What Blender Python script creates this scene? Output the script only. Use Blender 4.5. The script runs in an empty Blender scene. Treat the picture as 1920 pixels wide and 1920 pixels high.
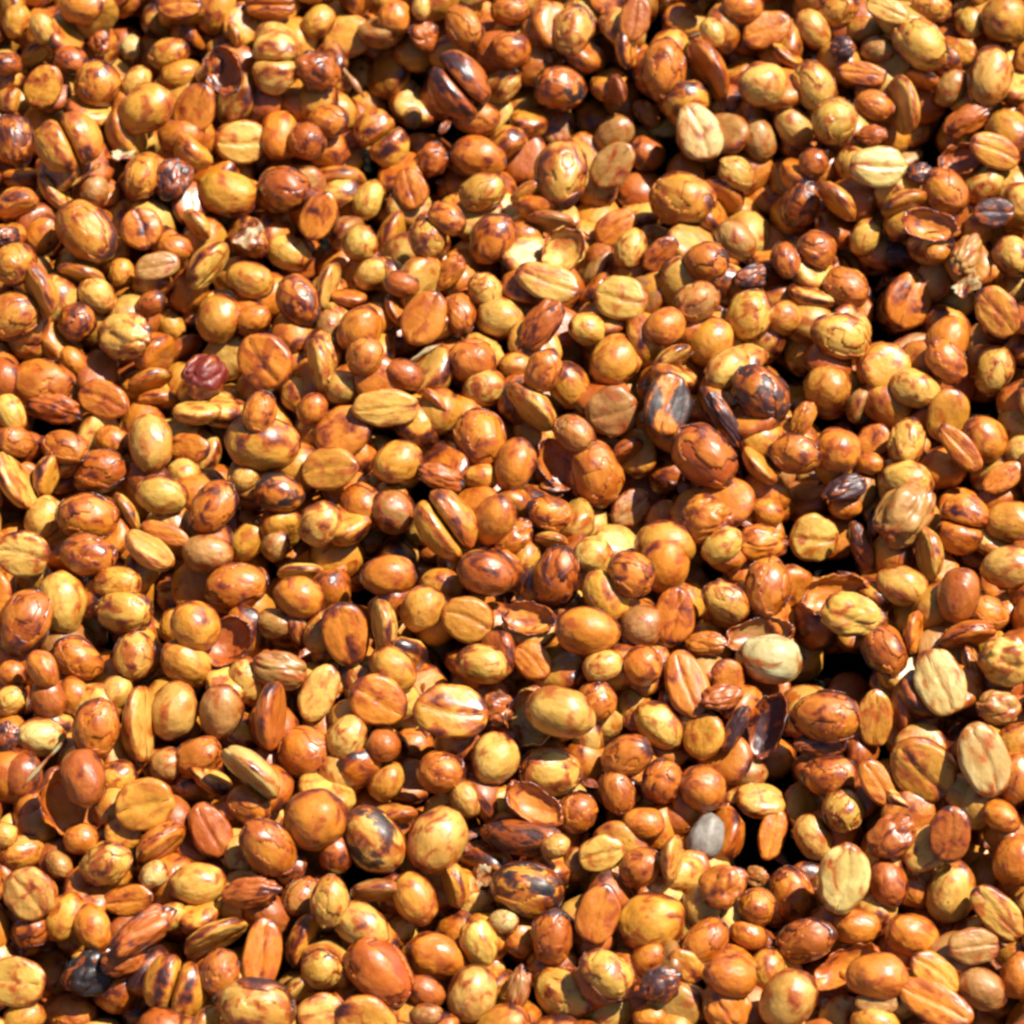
import bpy, math, random
import numpy as np
from mathutils import Vector, Matrix, noise as mnoise

# ------------------------------------------------------------------ scene, camera, light
scene = bpy.context.scene
PXM = 8.0e-5                       # one photograph pixel (of 1920) is about 0.08 mm on the heap
TILT = math.radians(28)            # the camera leans 28 degrees off straight down
DIST = 0.62
RIGHT = np.array([1.0, 0.0, 0.0])
UPV = np.array([0.0, math.cos(TILT), math.sin(TILT)])
BACK = np.array([0.0, -math.sin(TILT), math.cos(TILT)])
CAM = BACK * DIST

cam_data = bpy.data.cameras.new("camera")
cam = bpy.data.objects.new("camera", cam_data)
scene.collection.objects.link(cam)
cam.location = CAM
cam.rotation_euler = (TILT, 0, 0)
cam_data.sensor_width = 36
cam_data.lens = 36 * DIST / (1920 * PXM)
cam_data.clip_start = 0.01
cam_data.clip_end = 50
cam_data.dof.use_dof = True
cam_data.dof.focus_distance = DIST - 0.003
cam_data.dof.aperture_fstop = 32.0
scene.camera = cam

SUN_OFF = math.radians(54)
sun_dir = math.cos(SUN_OFF) * BACK + math.sin(SUN_OFF) * (0.60 * RIGHT + 0.80 * UPV)
sun_dir /= np.linalg.norm(sun_dir)
world = bpy.data.worlds.new("World")
scene.world = world
world.use_nodes = True
wn = world.node_tree
sky = wn.nodes.new("ShaderNodeTexSky")
sky.sky_type = 'NISHITA'
sky.sun_disc = False
sky.sun_elevation = math.asin(sun_dir[2])
sky.sun_rotation = math.atan2(sun_dir[0], sun_dir[1])
bg = wn.nodes["Background"]
bg.inputs[1].default_value = 0.05
wn.links.new(sky.outputs[0], bg.inputs[0])
sl = bpy.data.lights.new("sun", 'SUN')
sl.energy = 5.0
sl.angle = math.radians(0.9)
sl.color = (1.0, 0.94, 0.84)
sun = bpy.data.objects.new("sun", sl)
scene.collection.objects.link(sun)
sun.rotation_euler = Vector(sun_dir).to_track_quat('Z', 'Y').to_euler()
scene.view_settings.view_transform = 'Standard'
scene.view_settings.look = 'None'
scene.view_settings.gamma = 1
scene.view_settings.exposure = 0.78
scene.cycles.filter_width = 2.8
scene.cycles.diffuse_bounces = 1
scene.cycles.glossy_bounces = 2

# heap of drying coffee beans. Columns of TABLE, one line per thing, per ninth of the frame (offset on the # line):
# across, down, length, width (in thirds of a photograph pixel), angle, pose, colour, stain, level | label @ short name
TABLE = """
#A 0 0
95 115 220 175 80 D g 0 1
235 165 210 130 -75 D y 0 0
450 40 280 220 0 D o 1 1
1010 30 290 190 0 F o 2 1
1530 30 310 170 0 P o 1 0 | orange bean pair cut by the top edge, left of centre
1785 120 240 190 50 D g 0 1
1330 195 170 95 -65 E g 0 0
735 270 190 140 95 D c 0 1 | small pointed cream bean just below the dark gap at top left @ the small pointed cream bean
945 300 260 190 20 D g 1 1
1265 400 300 230 115 H r 1 0 | hollow dark red hull with bright rim, left of the tall pale pair
1545 345 280 400 0 P y 0 1 | pale glossy bean pair split by a level seam at upper left @ the level-seamed pale pair
1785 390 240 300 70 S r 2 0 | wine-red shrivelled cherry right of the level-seamed pale pair
395 325 220 190 -20 D r 2 0
560 240 150 140 60 S r 2 0 | little dark red shrivelled cherry left of the small pointed cream bean
250 485 280 230 60 F g 1 0
540 475 300 280 40 D g 2 1
770 470 230 130 55 D y 0 0
800 615 380 260 30 D g 0 1 | large shiny golden bean lying aslant at upper left @ the large aslant golden bean
1105 610 330 250 65 F o 1 1 | bean showing its orange flat face, right against the large aslant golden bean
25 360 150 210 90 D r 2 1
40 560 160 180 80 E g 0 0
70 790 340 230 100 D g 3 1
390 800 330 400 -65 P g 0 1 | two shiny golden halves joined like a heart near left edge @ the heart-shaped golden pair
1350 800 340 270 -5 F y 1 1
1720 790 240 230 -30 D r 1 2
1830 680 270 200 0 D o 1 1
690 860 190 100 20 C w 0 0 | silvery white husk flake right of the heart-shaped golden pair @ the silvery husk flake
800 990 270 200 75 D g 0 1
975 1010 250 220 70 S d 2 0 | dark shrivelled cherry below the silvery husk flake
540 1070 190 180 90 D t 0 0
470 990 250 60 42 K y 0 1 | pale straw sliver pointing up right below the heart-shaped golden pair
1275 1075 380 290 -20 D g 1 2 | large golden bean with a small dark pit @ the pitted golden bean
1605 1060 300 270 -20 D r 1 1
90 1130 260 200 20 E g 0 1
470 1300 420 290 -45 D g 2 1 | large long bean mottled gold and red at left @ the large mottled bean
795 1290 260 250 -70 F o 2 1
1790 1215 310 210 65 F o 2 1
1120 1255 220 120 -45 E y 0 0
1400 1320 210 190 40 C w 0 1 | crumpled off-white husk scrap below the pitted golden bean @ the crumpled white husk
1625 1425 270 215 -20 D y 0 2
980 1400 220 170 -10 D o 1 0
40 1335 160 140 0 S d 2 0 | dark shrivelled cherry at the left edge, a fifth down
80 1480 260 240 40 D g 1 1
235 1620 360 170 -62 E g 0 0
70 1770 340 280 20 D g 1 2
465 1535 300 130 -20 E g 0 0
545 1660 260 200 -40 D y 0 1
680 1530 180 160 80 D g 0 0
880 1500 270 170 15 F t 0 1
1150 1480 330 190 55 E y 0 0
1400 1575 300 220 -15 D g 0 1
1225 1790 300 270 75 D g 0 2
1425 1790 220 150 20 D o 0 0
840 1710 200 150 30 D r 2 0
430 1810 240 230 60 D r 3 1
700 1890 340 280 -5 S y 1 1 | shrivelled pale yellow bean with deep folds at left @ the folded pale yellow bean
960 1830 210 170 -60 D g 0 0
1680 1690 320 200 -60 D r 1 1
1830 1610 300 130 75 E y 0 0
#B 640 0
300 90 240 210 80 D o 1 0
450 40 160 110 80 D y 0 0
460 200 200 180 -20 S r 2 1 | small dark red shrivelled cherry beside the dark gap at top centre
680 150 300 210 -55 D o 1 1
950 60 250 180 0 D o 1 1
960 280 260 230 0 D o 2 1
1300 170 330 230 80 D y 1 1
1650 110 280 190 75 F r 0 1
1840 20 130 80 0 C w 0 0 | grey-white husk flake cut by the top edge
660 480 400 350 -50 P r 2 2 | large split cherry, orange-red with wrinkled skin, at top centre @ the large split cherry
760 670 280 160 0 D o 1 1
930 490 180 130 40 E y 0 1
1230 500 320 270 -10 D o 9 1 | orange bean with a black charred end beside a black gap @ the charred orange bean
220 780 260 400 36 P g 1 2 | golden two-lobed bean pair below the dark gap at top centre @ the two-lobed golden pair
50 440 300 70 -60 K t 0 1 | greyish twig fragment pointing down right into the top dark gap
360 500 200 160 10 D t 0 -2
400 660 150 130 80 D t 0 -2
510 900 220 200 45 S r 2 0 | small red-brown shrivelled cherry right of the two-lobed golden pair
775 880 350 190 -10 D o 2 1
395 1060 260 200 -75 F o 1 0
790 1080 300 220 25 D y 0 1
150 1120 260 170 60 D y 0 0
480 1350 260 220 80 D y 3 1
590 1230 250 170 -30 D o 2 1
1230 970 420 250 90 D y 1 2 | tall pale shiny bean standing upright beside dark hollows @ the upright pale bean
1530 930 330 230 50 F t 1 1 | dull tan bean, flat face up, right of the upright pale bean
1530 760 300 130 45 D t 0 0
1815 390 370 260 85 D o 1 2
1560 500 200 110 -65 E r 1 0
1720 640 220 130 -45 S o 1 0 | small crinkled orange cherry scrap right of the black gap
850 1350 340 260 60 D o 3 1
1250 1410 290 240 55 H y 0 1 | pale yellow hull lying open, left of the round pale disc bean
1160 1590 400 220 -20 F y 0 1
1570 1680 310 270 -10 F y 0 2 | round pale disc bean with flat face up above centre @ the round pale disc bean
1540 1280 290 200 35 F o 1 1
1620 1390 260 150 70 D y 0 1
1790 1430 260 170 45 F r 2 1
95 1370 230 220 20 D y 0 1
810 1640 230 210 -60 D y 1 1
600 1540 250 140 50 S o 1 1 | crinkled pinkish orange cherry scrap, a third across, quarter down
340 1600 220 140 -10 D r 1 0
470 1790 340 260 65 F o 0 2
660 1760 260 160 -75 D r 1 0
170 1540 230 130 45 D y 0 0
110 1860 300 250 60 D o 1 1
1130 1820 350 200 50 S r 2 1 | long wrinkled dark red cherry below and left of the round pale disc bean
1390 1850 240 200 -10 D y 0 1
1830 1830 270 220 30 D o 0 1
1180 1240 300 110 -5 E t 0 0
#C 1280 0
340 40 260 170 0 D o 0 1
470 170 320 220 25 F o 1 1
740 160 270 170 -55 D y 0 1
870 60 260 200 20 D g 0 0
1150 60 280 150 -20 F y 0 1
1400 40 240 170 0 D g 0 1
1610 130 200 180 80 D y 0 0
1820 110 300 290 30 D g 0 2 | big golden bean filling the top right corner
160 380 420 160 -60 E o 0 1 | long slim orange bean on edge, above the creased cream bean
170 180 200 150 -60 D y 0 0
460 475 310 270 0 D y 0 2 | smooth round pale bean with a central glint at upper right @ the smooth round pale bean
90 750 370 270 -65 F c 1 2 | cream bean, flat face up with deep crease, beside a black gap @ the creased cream bean
430 780 290 210 -70 D t 1 0
630 710 290 180 -50 D y 0 1
860 680 290 270 60 D y 0 1
740 490 330 170 -65 D y 1 1
1010 420 300 150 -10 F o 2 1
1080 590 250 170 -20 D o 1 1
1255 590 370 150 -80 E y 0 1
1100 280 230 150 0 D t 1 0
900 270 160 150 0 S d 1 0 | little dark shrivelled cherry right above the smooth round pale bean
1340 240 380 170 -42 D y 1 1
1350 430 230 130 -20 E o 0 0
1510 500 250 110 55 D t 1 0
1740 430 380 240 75 D y 1 2 | pear-shaped golden bean with bright glint near right edge @ the pear-shaped golden bean
1590 680 320 180 30 S r 1 0 | dark reddish shrivelled cherry below the pear-shaped golden bean
310 980 260 170 -35 D y 0 1
1090 940 350 250 0 F c 1 2 | oval whitish cream bean, flat face up with level crease @ the level-creased cream bean
1070 760 200 130 0 S r 1 0 | small red shrivelled cherry just above the level-creased cream bean
730 930 200 180 60 D r 1 1
-6 1110 400 320 -10 D g 1 2 | large golden bean with orange rim below the creased cream bean @ the orange-rimmed golden bean
1560 910 260 200 20 H r 1 0 | dark red hollow hull right of the level-creased cream bean
1750 850 330 200 -25 F g 0 1
1480 1080 300 250 -50 D o 1 1
1390 1270 340 190 -10 H o 1 2 | orange hull with pale inner rim at right, below a glossy bean
1750 1200 250 180 5 F d 1 1 | dark bean with lilac shine near the right edge
1330 980 180 140 0 S d 1 0 | blackish shrivelled scrap touching right of the level-creased cream bean
660 1150 300 200 60 D r 9 1 | red-brown bean with grey charred tip at right
880 1120 300 140 -45 E g 0 0
300 1350 280 150 -45 D t 0 1
130 1470 270 230 -10 D o 1 1
580 1460 240 140 -70 D r 1 1
760 1400 240 230 -20 D r 1 1 | shiny dark red round bean left of a black hollow at right @ the shiny dark red bean
1030 1340 240 180 60 D y 1 0
1230 1430 300 150 0 S d 0 -1 | black shrivelled scrap in the hollow right of the shiny red bean
1440 1420 160 130 0 D o 0 0
1600 1430 290 180 55 S t 1 1 | wrinkled tan cherry scrap at right, a quarter down
1860 1440 260 230 -50 D y 1 1
920 1610 290 230 -30 D o 0 1
390 1560 250 150 20 S d 1 0 | dark shrivelled cherry below left of the shiny dark red bean
370 1770 320 270 60 D y 1 1
570 1790 230 210 0 D g 1 1
80 1700 280 230 30 D t 0 0
1250 1700 370 300 65 F o 2 1 | large mottled orange bean with wrinkled flat face at right @ the large wrinkled orange bean
1770 1750 330 240 -55 F g 1 1
1590 1600 220 160 40 C w 0 1 | silvery lilac husk scrap right of the large wrinkled orange bean
900 1890 360 250 -15 D y 1 2
1500 1900 300 250 60 D o 0 1
#D 0 640
410 110 200 120 -50 D o 1 0
230 230 380 150 0 D o 1 1
280 370 380 190 -15 S r 2 1 | purplish brown wrinkled cherry slanting near the left edge @ the purplish slanted cherry
590 330 320 220 -20 F o 1 1
840 210 270 120 15 E g 0 1
1155 195 290 260 30 S x 0 2 | bright red wrinkled dried cherry @ the bright red cherry
1500 110 350 320 -50 F o 2 1 | big round orange bean with streaked flat face right of the red cherry
1810 130 310 150 -80 E y 0 1
1110 410 290 140 180 E y 0 1 | pale crescent bean on edge directly below the bright red cherry
1460 400 260 180 70 D o 1 1
1480 570 440 240 -5 D g 2 1 | long two-tone bean, orange left end, pale right end, at left @ the long two-tone bean
1760 390 200 170 60 D o 0 0
840 570 360 170 -85 D y 0 1
1070 600 260 170 -5 F o 1 0
60 400 250 170 -60 D y 0 0
100 570 240 170 -15 D o 1 1
370 590 280 120 -15 D o 1 1
70 790 370 150 125 E y 0 1
250 750 260 150 75 E g 1 0
560 720 330 240 15 D r 1 1
910 870 310 230 -10 D y 0 2 | pear-shaped pale bean with white glint at left @ the pear-shaped pale bean
1190 930 340 250 60 D o 2 1
1370 770 180 150 40 D y 0 1
1570 860 300 230 -15 D o 9 0 | orange bean with blue-black charred side, left of centre @ the blue-black charred bean
1860 720 340 250 10 F g 0 1
1800 1030 280 240 60 D y 1 1
500 990 370 240 -5 D o 1 1
720 960 260 110 -60 E y 0 0
130 1190 320 270 -10 F y 1 2
490 1200 330 170 -10 D o 2 1
830 1190 330 160 150 E y 0 1
930 1080 300 120 -20 F o 0 0
1160 1200 300 170 0 D t 0 0
1390 1130 270 170 45 D g 0 0
1540 1150 200 180 80 D t 0 0
1330 1370 370 220 10 D o 1 1
1680 1440 290 240 -20 D o 1 1
1690 1290 280 100 0 E y 0 0
350 1470 370 210 95 D y 0 1 | pale upright bean near the left edge behind a red-stained bean
140 1570 400 220 65 D r 2 2 | red-stained bean leaning on the pale upright bean at left edge
650 1360 280 170 0 D g 0 0
690 1520 340 210 -5 D y 1 1
1100 1600 300 280 -40 D g 0 1
970 1600 200 150 80 D g 0 0
1270 1690 320 270 30 H r 1 0 | ring-like dark red hull left of centre
1540 1590 240 180 0 D t 0 0
750 1770 290 230 70 D y 1 2
440 1790 300 180 -30 D o 1 1
240 1850 230 150 -60 D o 0 1
60 1870 170 160 0 D o 0 1
1060 1820 330 180 -35 D g 0 1
1580 1850 330 220 -20 S t 1 1 | greyish tan wrinkled cherry, a quarter across, two thirds down
1810 1640 260 200 60 D t 1 0
#E 640 640
740 110 300 260 -10 D o 1 2 | round orange bean with white glint right of the grey straw @ the glinting round orange bean
480 60 220 50 25 K w 0 1 | thin grey-white straw pointing up right above centre @ the grey straw
130 90 250 210 60 D o 1 1
350 190 240 120 -20 D r 1 0
1130 170 280 180 60 D o 1 1
1530 100 340 300 60 D g 0 2 | smooth round golden bean right of centre, touching the disc bean below
250 370 390 220 0 F y 0 2 | curled pale bean lying like a bowl, left of centre @ the bowl-like pale bean
530 330 200 90 -40 E o 0 0
1080 350 370 180 -40 E y 0 1 | half bean with golden rim tipped over a black hollow at centre
1520 390 310 290 20 F t 0 2 | round tan disc bean with pale rim right of centre @ the round tan disc bean
1830 360 380 280 75 F o 9 2 | orange bean with blue-black hollow right of the round tan disc @ the blue-hollowed orange bean
790 540 360 290 -75 D o 1 2 | big shiny orange bean standing upright near the centre @ the big central orange bean
970 700 320 210 75 D o 0 1
1210 690 340 260 -60 H r 1 0 | dark brown hull right of the big central orange bean
1310 520 270 200 -40 D t 0 1
1430 740 400 160 -75 D o 0 1
310 680 300 240 25 D g 0 2
560 760 270 150 -20 S r 1 0 | dull red-brown shrivelled cherry left of the big central orange bean
290 960 280 250 -30 D t 2 1
590 1030 400 330 -55 P g 0 2 | golden cherry split lengthwise by a dark slit near the centre @ the slit golden cherry
850 1010 320 170 55 D o 0 1
1180 970 280 160 -15 D o 2 1
970 1100 260 170 40 S o 2 0 | orange-red wrinkled cherry scrap right of the slit golden cherry
1180 1110 200 90 0 E y 0 0
1210 1320 360 270 80 D r 3 2 | orange bean with deep violet-red patches right of centre @ the violet-patched bean
820 1310 350 250 -10 D r 2 1 | dusky purple-brown bean left of the violet-patched bean
1410 1200 240 220 20 D y 0 1
1630 1310 280 260 -40 D o 2 2
1490 1430 320 170 -60 D g 0 1
270 1320 330 220 0 D o 1 1
460 1510 280 240 60 D g 0 1
710 1560 310 260 -20 F g 0 2
250 1600 300 150 -80 E y 0 1
20 1640 380 270 105 F o 2 2 | brownish bean with flat face up and pale rim, left of centre
1050 1560 300 190 -10 H o 1 1 | orange hull open like a cup below the violet-patched bean @ the cup-like orange hull
1390 1630 370 260 -5 D o 1 2 | big egg-shaped orange bean right of the cup-like orange hull @ the egg-shaped orange bean
1870 1540 330 240 85 F o 1 2
800 1820 310 210 -10 D y 1 1
1080 1800 250 200 -45 F o 0 0
1480 1820 250 150 25 D y 0 0
1700 1830 240 230 -60 D o 1 1
290 1850 300 240 -50 D g 1 1
1620 940 260 200 40 F t 2 0
1600 600 200 120 30 E r 0 0
1680 1600 250 240 0 D t 0 -1
#F 1280 640
260 150 300 220 40 D y 0 1
440 290 380 260 -50 D r 9 2 | shiny bean with black charred left half, right of centre @ the half-charred bean
230 430 380 130 -60 S d 1 1 | violet-brown curled cherry strip below left of the half-charred bean
120 650 420 220 -40 D x 1 1 | long bright red-orange bean pointing down right
810 250 280 265 0 D g 0 2 | plain round golden bean right of the half-charred bean @ the plain round golden bean
980 350 230 140 60 E t 0 0
1310 260 310 220 -20 D y 1 2
1490 110 300 230 -50 D o 1 1
1750 170 300 230 70 D y 0 2
640 640 300 230 -10 D o 1 2
880 610 270 260 0 D o 1 1
680 430 220 130 60 S o 1 0 | small crinkled orange cherry scrap below left of the plain round golden bean
1260 560 290 210 75 D y 1 1
1560 600 340 150 -50 F o 1 1
1710 550 300 260 -50 D o 1 1
1060 690 180 130 0 D o 0 0
1800 770 260 150 30 F o 0 1
1270 780 310 200 -10 D y 0 1
1250 970 400 310 50 S t 0 2 | large shiny tan crumpled cherry at right @ the crumpled tan cherry
910 830 260 150 20 S d 0 1 | blackish shrivelled cherry left of the crumpled tan cherry
920 930 200 100 0 D o 0 0
1575 1030 280 360 -15 P o 1 2 | orange bean pair with slanting dark seam right of crumpled tan cherry @ the slanting-seamed orange pair
1850 1010 330 250 0 D g 0 2
1830 1270 330 170 5 D y 0 2
730 1100 290 285 0 F y 0 1 | rough round pale disc bean left of the crumpled tan cherry
480 960 200 170 -30 D o 0 0
130 1000 290 270 0 S o 1 1 | mottled pinkish orange cherry, two thirds across, at mid-height
220 1150 260 160 40 D y 0 1
440 1130 300 200 0 S o 1 1 | crinkled orange cherry above a round glossy bean, right of centre
480 1380 360 260 80 D o 1 2
240 1470 290 200 -35 D y 1 2
1010 1160 320 130 -70 D d 1 1 | dark violet curled sliver of a bean left below the crumpled cherry
1400 1190 310 160 -75 E y 0 1
1240 1380 310 220 -15 D y 0 2
1550 1430 330 240 75 D r 0 2 | plain smooth reddish-brown bean below the slanting-seamed orange pair @ the plain reddish bean
960 1540 350 240 -10 S y 0 2 | knobbly pale yellow bean with cracked skin at right @ the knobbly pale bean
850 1430 400 230 10 H o 1 0 | orange hull arching over the knobbly pale bean
1720 1530 260 150 -25 D o 0 0
1600 1640 330 150 15 E o 0 1
1140 1730 320 180 -60 D r 1 1
1290 1640 250 110 80 E o 0 1
1450 1920 390 280 -70 F c 1 2 | upright cream bean, flat face up, near the right edge @ the upright cream bean
500 1780 390 280 -10 D w 0 2 | pale silvery bean half wrapped in a torn husk @ the silvery wrapped bean
430 1650 400 190 10 H t 0 1 | torn brown husk behind the silvery wrapped bean
1820 1800 300 300 0 S y 1 1 | wrinkled pale cherry right of the upright cream bean
130 1700 240 140 0 S o 0 0 | small crinkled orange cherry left of the silvery wrapped bean
20 1930 400 240 -75 F o 1 1
#G 0 1280
60 100 200 170 40 D y 1 1
270 90 260 200 -75 D r 0 1
230 310 290 180 -5 D c 0 1 | greenish cream bean near the left edge, above a lilac sliver
240 460 320 50 52 K w 0 2 | slim lilac-grey straw sliver near the left edge
30 310 180 150 80 S d 1 1 | dark lilac cherry scrap cut by the left edge
540 270 350 180 80 D o 1 0
770 230 430 170 90 E y 0 1
980 160 340 270 75 D y 0 1
1240 170 330 200 80 D t 1 1
1510 180 380 160 85 E r 1 1
1790 60 330 210 65 F y 0 1
1700 390 320 290 -20 D o 1 1
1945 310 270 220 60 D y 0 1
1110 420 290 220 25 D o 1 1
1430 490 400 170 -38 E c 0 2 | pale cream crescent bean on edge at lower left @ the cream crescent bean
470 530 330 240 -75 D r 1 2 | dark-crowned bean nested in an open orange hull at lower left
410 650 430 380 -60 H o 1 0 | open orange hull cradling a dark-crowned bean at lower left
820 680 340 290 20 F g 0 2 | round disc bean with brown flat face at lower left @ the round brown-faced disc bean
890 890 310 170 35 E o 0 1
1180 830 330 220 -65 F r 0 1
1390 690 270 200 -20 D o 1 0
1520 940 370 180 -50 D o 1 1
1770 780 360 345 10 D o 1 2 | plump shiny orange bean with bright white glint at lower left @ the plump orange bean
450 880 200 180 0 D o 0 0
590 1030 300 230 30 D y 1 2
860 1080 180 150 40 D c 0 0
330 1020 180 130 -50 D t 0 0
120 960 260 130 15 D g 0 0
20 860 160 150 0 D y 0 1
170 1180 300 280 -60 F y 1 1
720 1220 290 170 10 F o 0 1
1110 1130 320 210 5 D y 0 2
1400 1180 340 180 10 S r 1 1 | reddish wrinkled cherry right of a pale bean at lower left
1700 1210 250 200 40 D t 1 0
1860 1230 280 170 85 D y 0 1
170 1390 220 200 30 D r 2 1
360 1320 300 130 55 D g 0 0
520 1380 280 170 -65 D o 1 1
800 1400 400 200 30 S r 2 1 | long purplish red wrinkled cherry right above the black cherry @ the long purplish cherry
960 1320 200 140 30 D y 0 0
1200 1420 380 130 28 E y 0 1
1470 1540 420 210 80 F o 1 2 | long upright bean with orange flat face near the bottom left
500 1640 280 240 20 S k 0 0 | blackish shrivelled cherry in the hollow at bottom left @ the black cherry
90 1680 330 270 -10 F y 1 2
990 1700 320 360 75 P g 1 1 | golden bean pair with upright seam right of the black cherry
700 1560 250 180 20 S r 1 0 | small red wrinkled cherry touching right of the black cherry
1240 1630 260 200 80 D o 1 1
1440 1840 440 230 -15 D y 1 2
1810 1620 230 220 50 D y 1 1
1800 1860 270 220 20 F y 0 1
130 1890 240 140 20 D g 0 0
410 1860 280 180 0 D o 1 1
#H 640 1280
210 100 340 290 -25 F o 1 2
610 170 410 320 -5 F g 2 2 | broad golden bean, flat face up, left of the cradled tan bean @ the broad golden bean
870 430 310 270 60 D y 0 2
880 150 200 200 0 S r 3 0 | small violet-red cherry right of the broad golden bean
1230 170 390 280 -15 D y 0 2 | large tan-cream bean cradled by a pale open hull @ the cradled tan bean
1080 190 340 290 60 H y 0 0 | pale open hull cradling a large tan-cream bean
1430 120 240 220 70 D o 1 0
1790 250 320 170 -45 D y 0 1
1600 420 300 200 30 D o 1 1
240 360 200 190 0 D r 0 0
560 510 270 240 0 D o 1 1
260 560 240 190 60 D g 0 0
1180 500 370 200 -10 D y 1 1
1820 560 260 250 30 D o 3 1
1550 620 260 150 -70 D r 0 0
1700 790 250 170 0 D o 0 1
700 660 220 170 -60 D y 0 0
1080 690 350 200 -30 H o 1 1 | orange hull arching right above the blue-black banded bean
1330 730 240 230 50 D r 1 1
1010 870 460 210 -5 D d 2 1 | charred bean with blue-black bands below an arching orange hull @ the charred banded bean
190 890 420 240 -55 D y 9 1 | cream bean with dark purple lower end, lower centre
560 890 400 330 60 D y 1 2 | broad pale yellow bean left of the charred banded bean @ the broad pale yellow bean
320 740 210 110 10 E o 0 0
1200 920 170 140 20 D y 0 1
1460 960 270 200 20 F y 0 1
1330 1030 200 170 80 D t 0 0
1680 1040 250 220 30 D o 1 2
1850 990 260 110 80 E y 0 0
410 1210 310 220 -60 D g 0 1
650 1130 270 160 -75 E g 0 1
790 1090 180 120 70 C w 0 0 | whitish husk flake below the broad pale yellow bean
1040 1170 410 260 -10 D g 9 2 | broad golden bean with a dark blotch below the charred banded bean
910 1340 170 140 0 D c 0 0
1190 1440 310 220 85 D r 1 2 | upright red-brown bean with lilac glint at bottom centre @ the upright red-brown bean
1440 1300 340 240 75 F o 1 2 | upright orange bean, flat face up, right of upright red-brown bean
1740 1350 380 330 20 D g 1 2 | plump golden bean with orange rim at lower right of centre
200 1160 300 120 0 E t 0 0
110 1370 330 170 -35 D y 0 0
540 1550 350 260 -15 D o 1 2
780 1470 280 160 -70 D y 0 1
210 1630 420 230 -45 D x 0 2 | long shiny red-orange bean aslant near the bottom, left of centre
470 1740 240 120 -30 D r 1 0
740 1760 330 270 70 D y 0 2
990 1740 280 130 80 S t 1 0 | narrow pinkish tan cherry scrap at the bottom centre
1250 1760 360 230 -25 D y 0 2 | smooth pale egg-shaped bean at bottom centre @ the smooth pale egg-shaped bean
1500 1640 330 190 -40 D y 1 2
1790 1700 250 200 30 S d 1 1 | dark lilac shrivelled cherry right of the smooth pale egg-shaped bean
480 1880 180 140 0 D t 0 0
1740 1880 200 140 0 D o 0 0
#I 1280 1280
230 80 260 160 20 S r 1 0 | small dark red cherry left of the lilac crescent hull
300 250 300 110 60 S d 1 1 | lilac-grey curled strip left of the lilac crescent hull
490 240 380 210 70 H d 0 2 | curled lilac-black crescent hull beside the big black hole @ the lilac crescent hull
800 190 390 230 -5 D o 2 2 | shiny orange bean with wine-red patches right of lilac crescent hull @ the wine-patched bean
800 350 360 140 0 D d 2 1 | dark purplish bean directly below the wine-patched bean
1080 200 330 200 90 F g 1 1
830 530 320 200 0 D o 1 1
910 720 250 230 80 D y 1 1
1090 560 290 170 -60 F o 0 1
1350 470 400 330 -50 F g 1 2 | broad bean with speckled flat face left of the large cream oval
1690 430 430 280 -70 F c 1 2 | large cream oval bean, flat face up, near right edge @ the large cream oval
1880 550 280 200 80 D o 0 1
1780 140 250 200 0 S t 1 0 | wrinkled tan cherry between two cream beans near right edge
120 600 270 260 -40 D o 1 1
360 510 250 160 0 D t 0 -2
130 870 280 200 65 Q w 0 1 | smooth grey pebble lying among the orange beans @ the grey pebble
500 850 300 160 75 F o 0 1
730 880 280 160 -60 D y 0 1
900 1100 400 280 80 F c 0 2 | large greenish cream bean, flat face up, at lower right @ the large greenish cream bean
1180 870 300 230 40 S r 2 1 | dark red wrinkled cherry right above the large greenish cream bean
1500 850 310 240 85 F r 1 1
1790 750 230 150 -30 D o 0 0
1150 1120 280 200 -70 D r 1 1
1310 1170 230 200 -40 D o 2 0
1510 1190 370 210 75 D y 0 2 | slim pale teardrop bean at lower right @ the pale teardrop bean
1870 1010 300 260 80 D o 0 1
1770 1290 390 200 -45 F y 1 2
230 1140 260 230 30 S o 1 1 | pinkish orange wrinkled cherry below the grey pebble
420 1260 210 200 0 D o 1 1
620 1200 330 220 -70 D o 2 1
420 1090 130 120 0 S t 0 0 | tiny greyish shrivelled cherry below right of the grey pebble
980 1380 270 180 0 D o 0 0
1300 1430 320 220 -20 D o 0 1
1630 1480 290 200 0 F t 0 1
690 1460 330 190 20 D r 1 1
130 1460 300 170 50 D o 1 1
370 1420 220 140 -30 D o 0 0
280 1660 310 230 -15 D o 0 1
590 1790 370 290 50 D y 0 2 | large smooth golden egg-shaped bean near the bottom right @ the large golden egg-shaped bean
930 1610 400 230 25 H o 0 0 | orange hull arching right of the large golden egg-shaped bean
1090 1650 340 170 0 D o 0 2
1410 1630 330 190 -35 F g 1 1
1420 1810 440 220 -30 F o 1 2
240 1810 320 260 -60 S o 1 1 | wrinkled orange cherry left of the large golden egg-shaped bean
1680 1720 300 120 -35 D t 0 0
1090 1800 250 130 0 F t 0 0
1880 1650 260 200 80 D o 0 0
"""
rng = np.random.default_rng(11)
random.seed(5)
COL = scene.collection

# ------------------------------------------------------------------ materials
def new_mat(name):
    m = bpy.data.materials.new(name)
    m.use_nodes = True
    m.node_tree.nodes.clear()
    return m, m.node_tree

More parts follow.
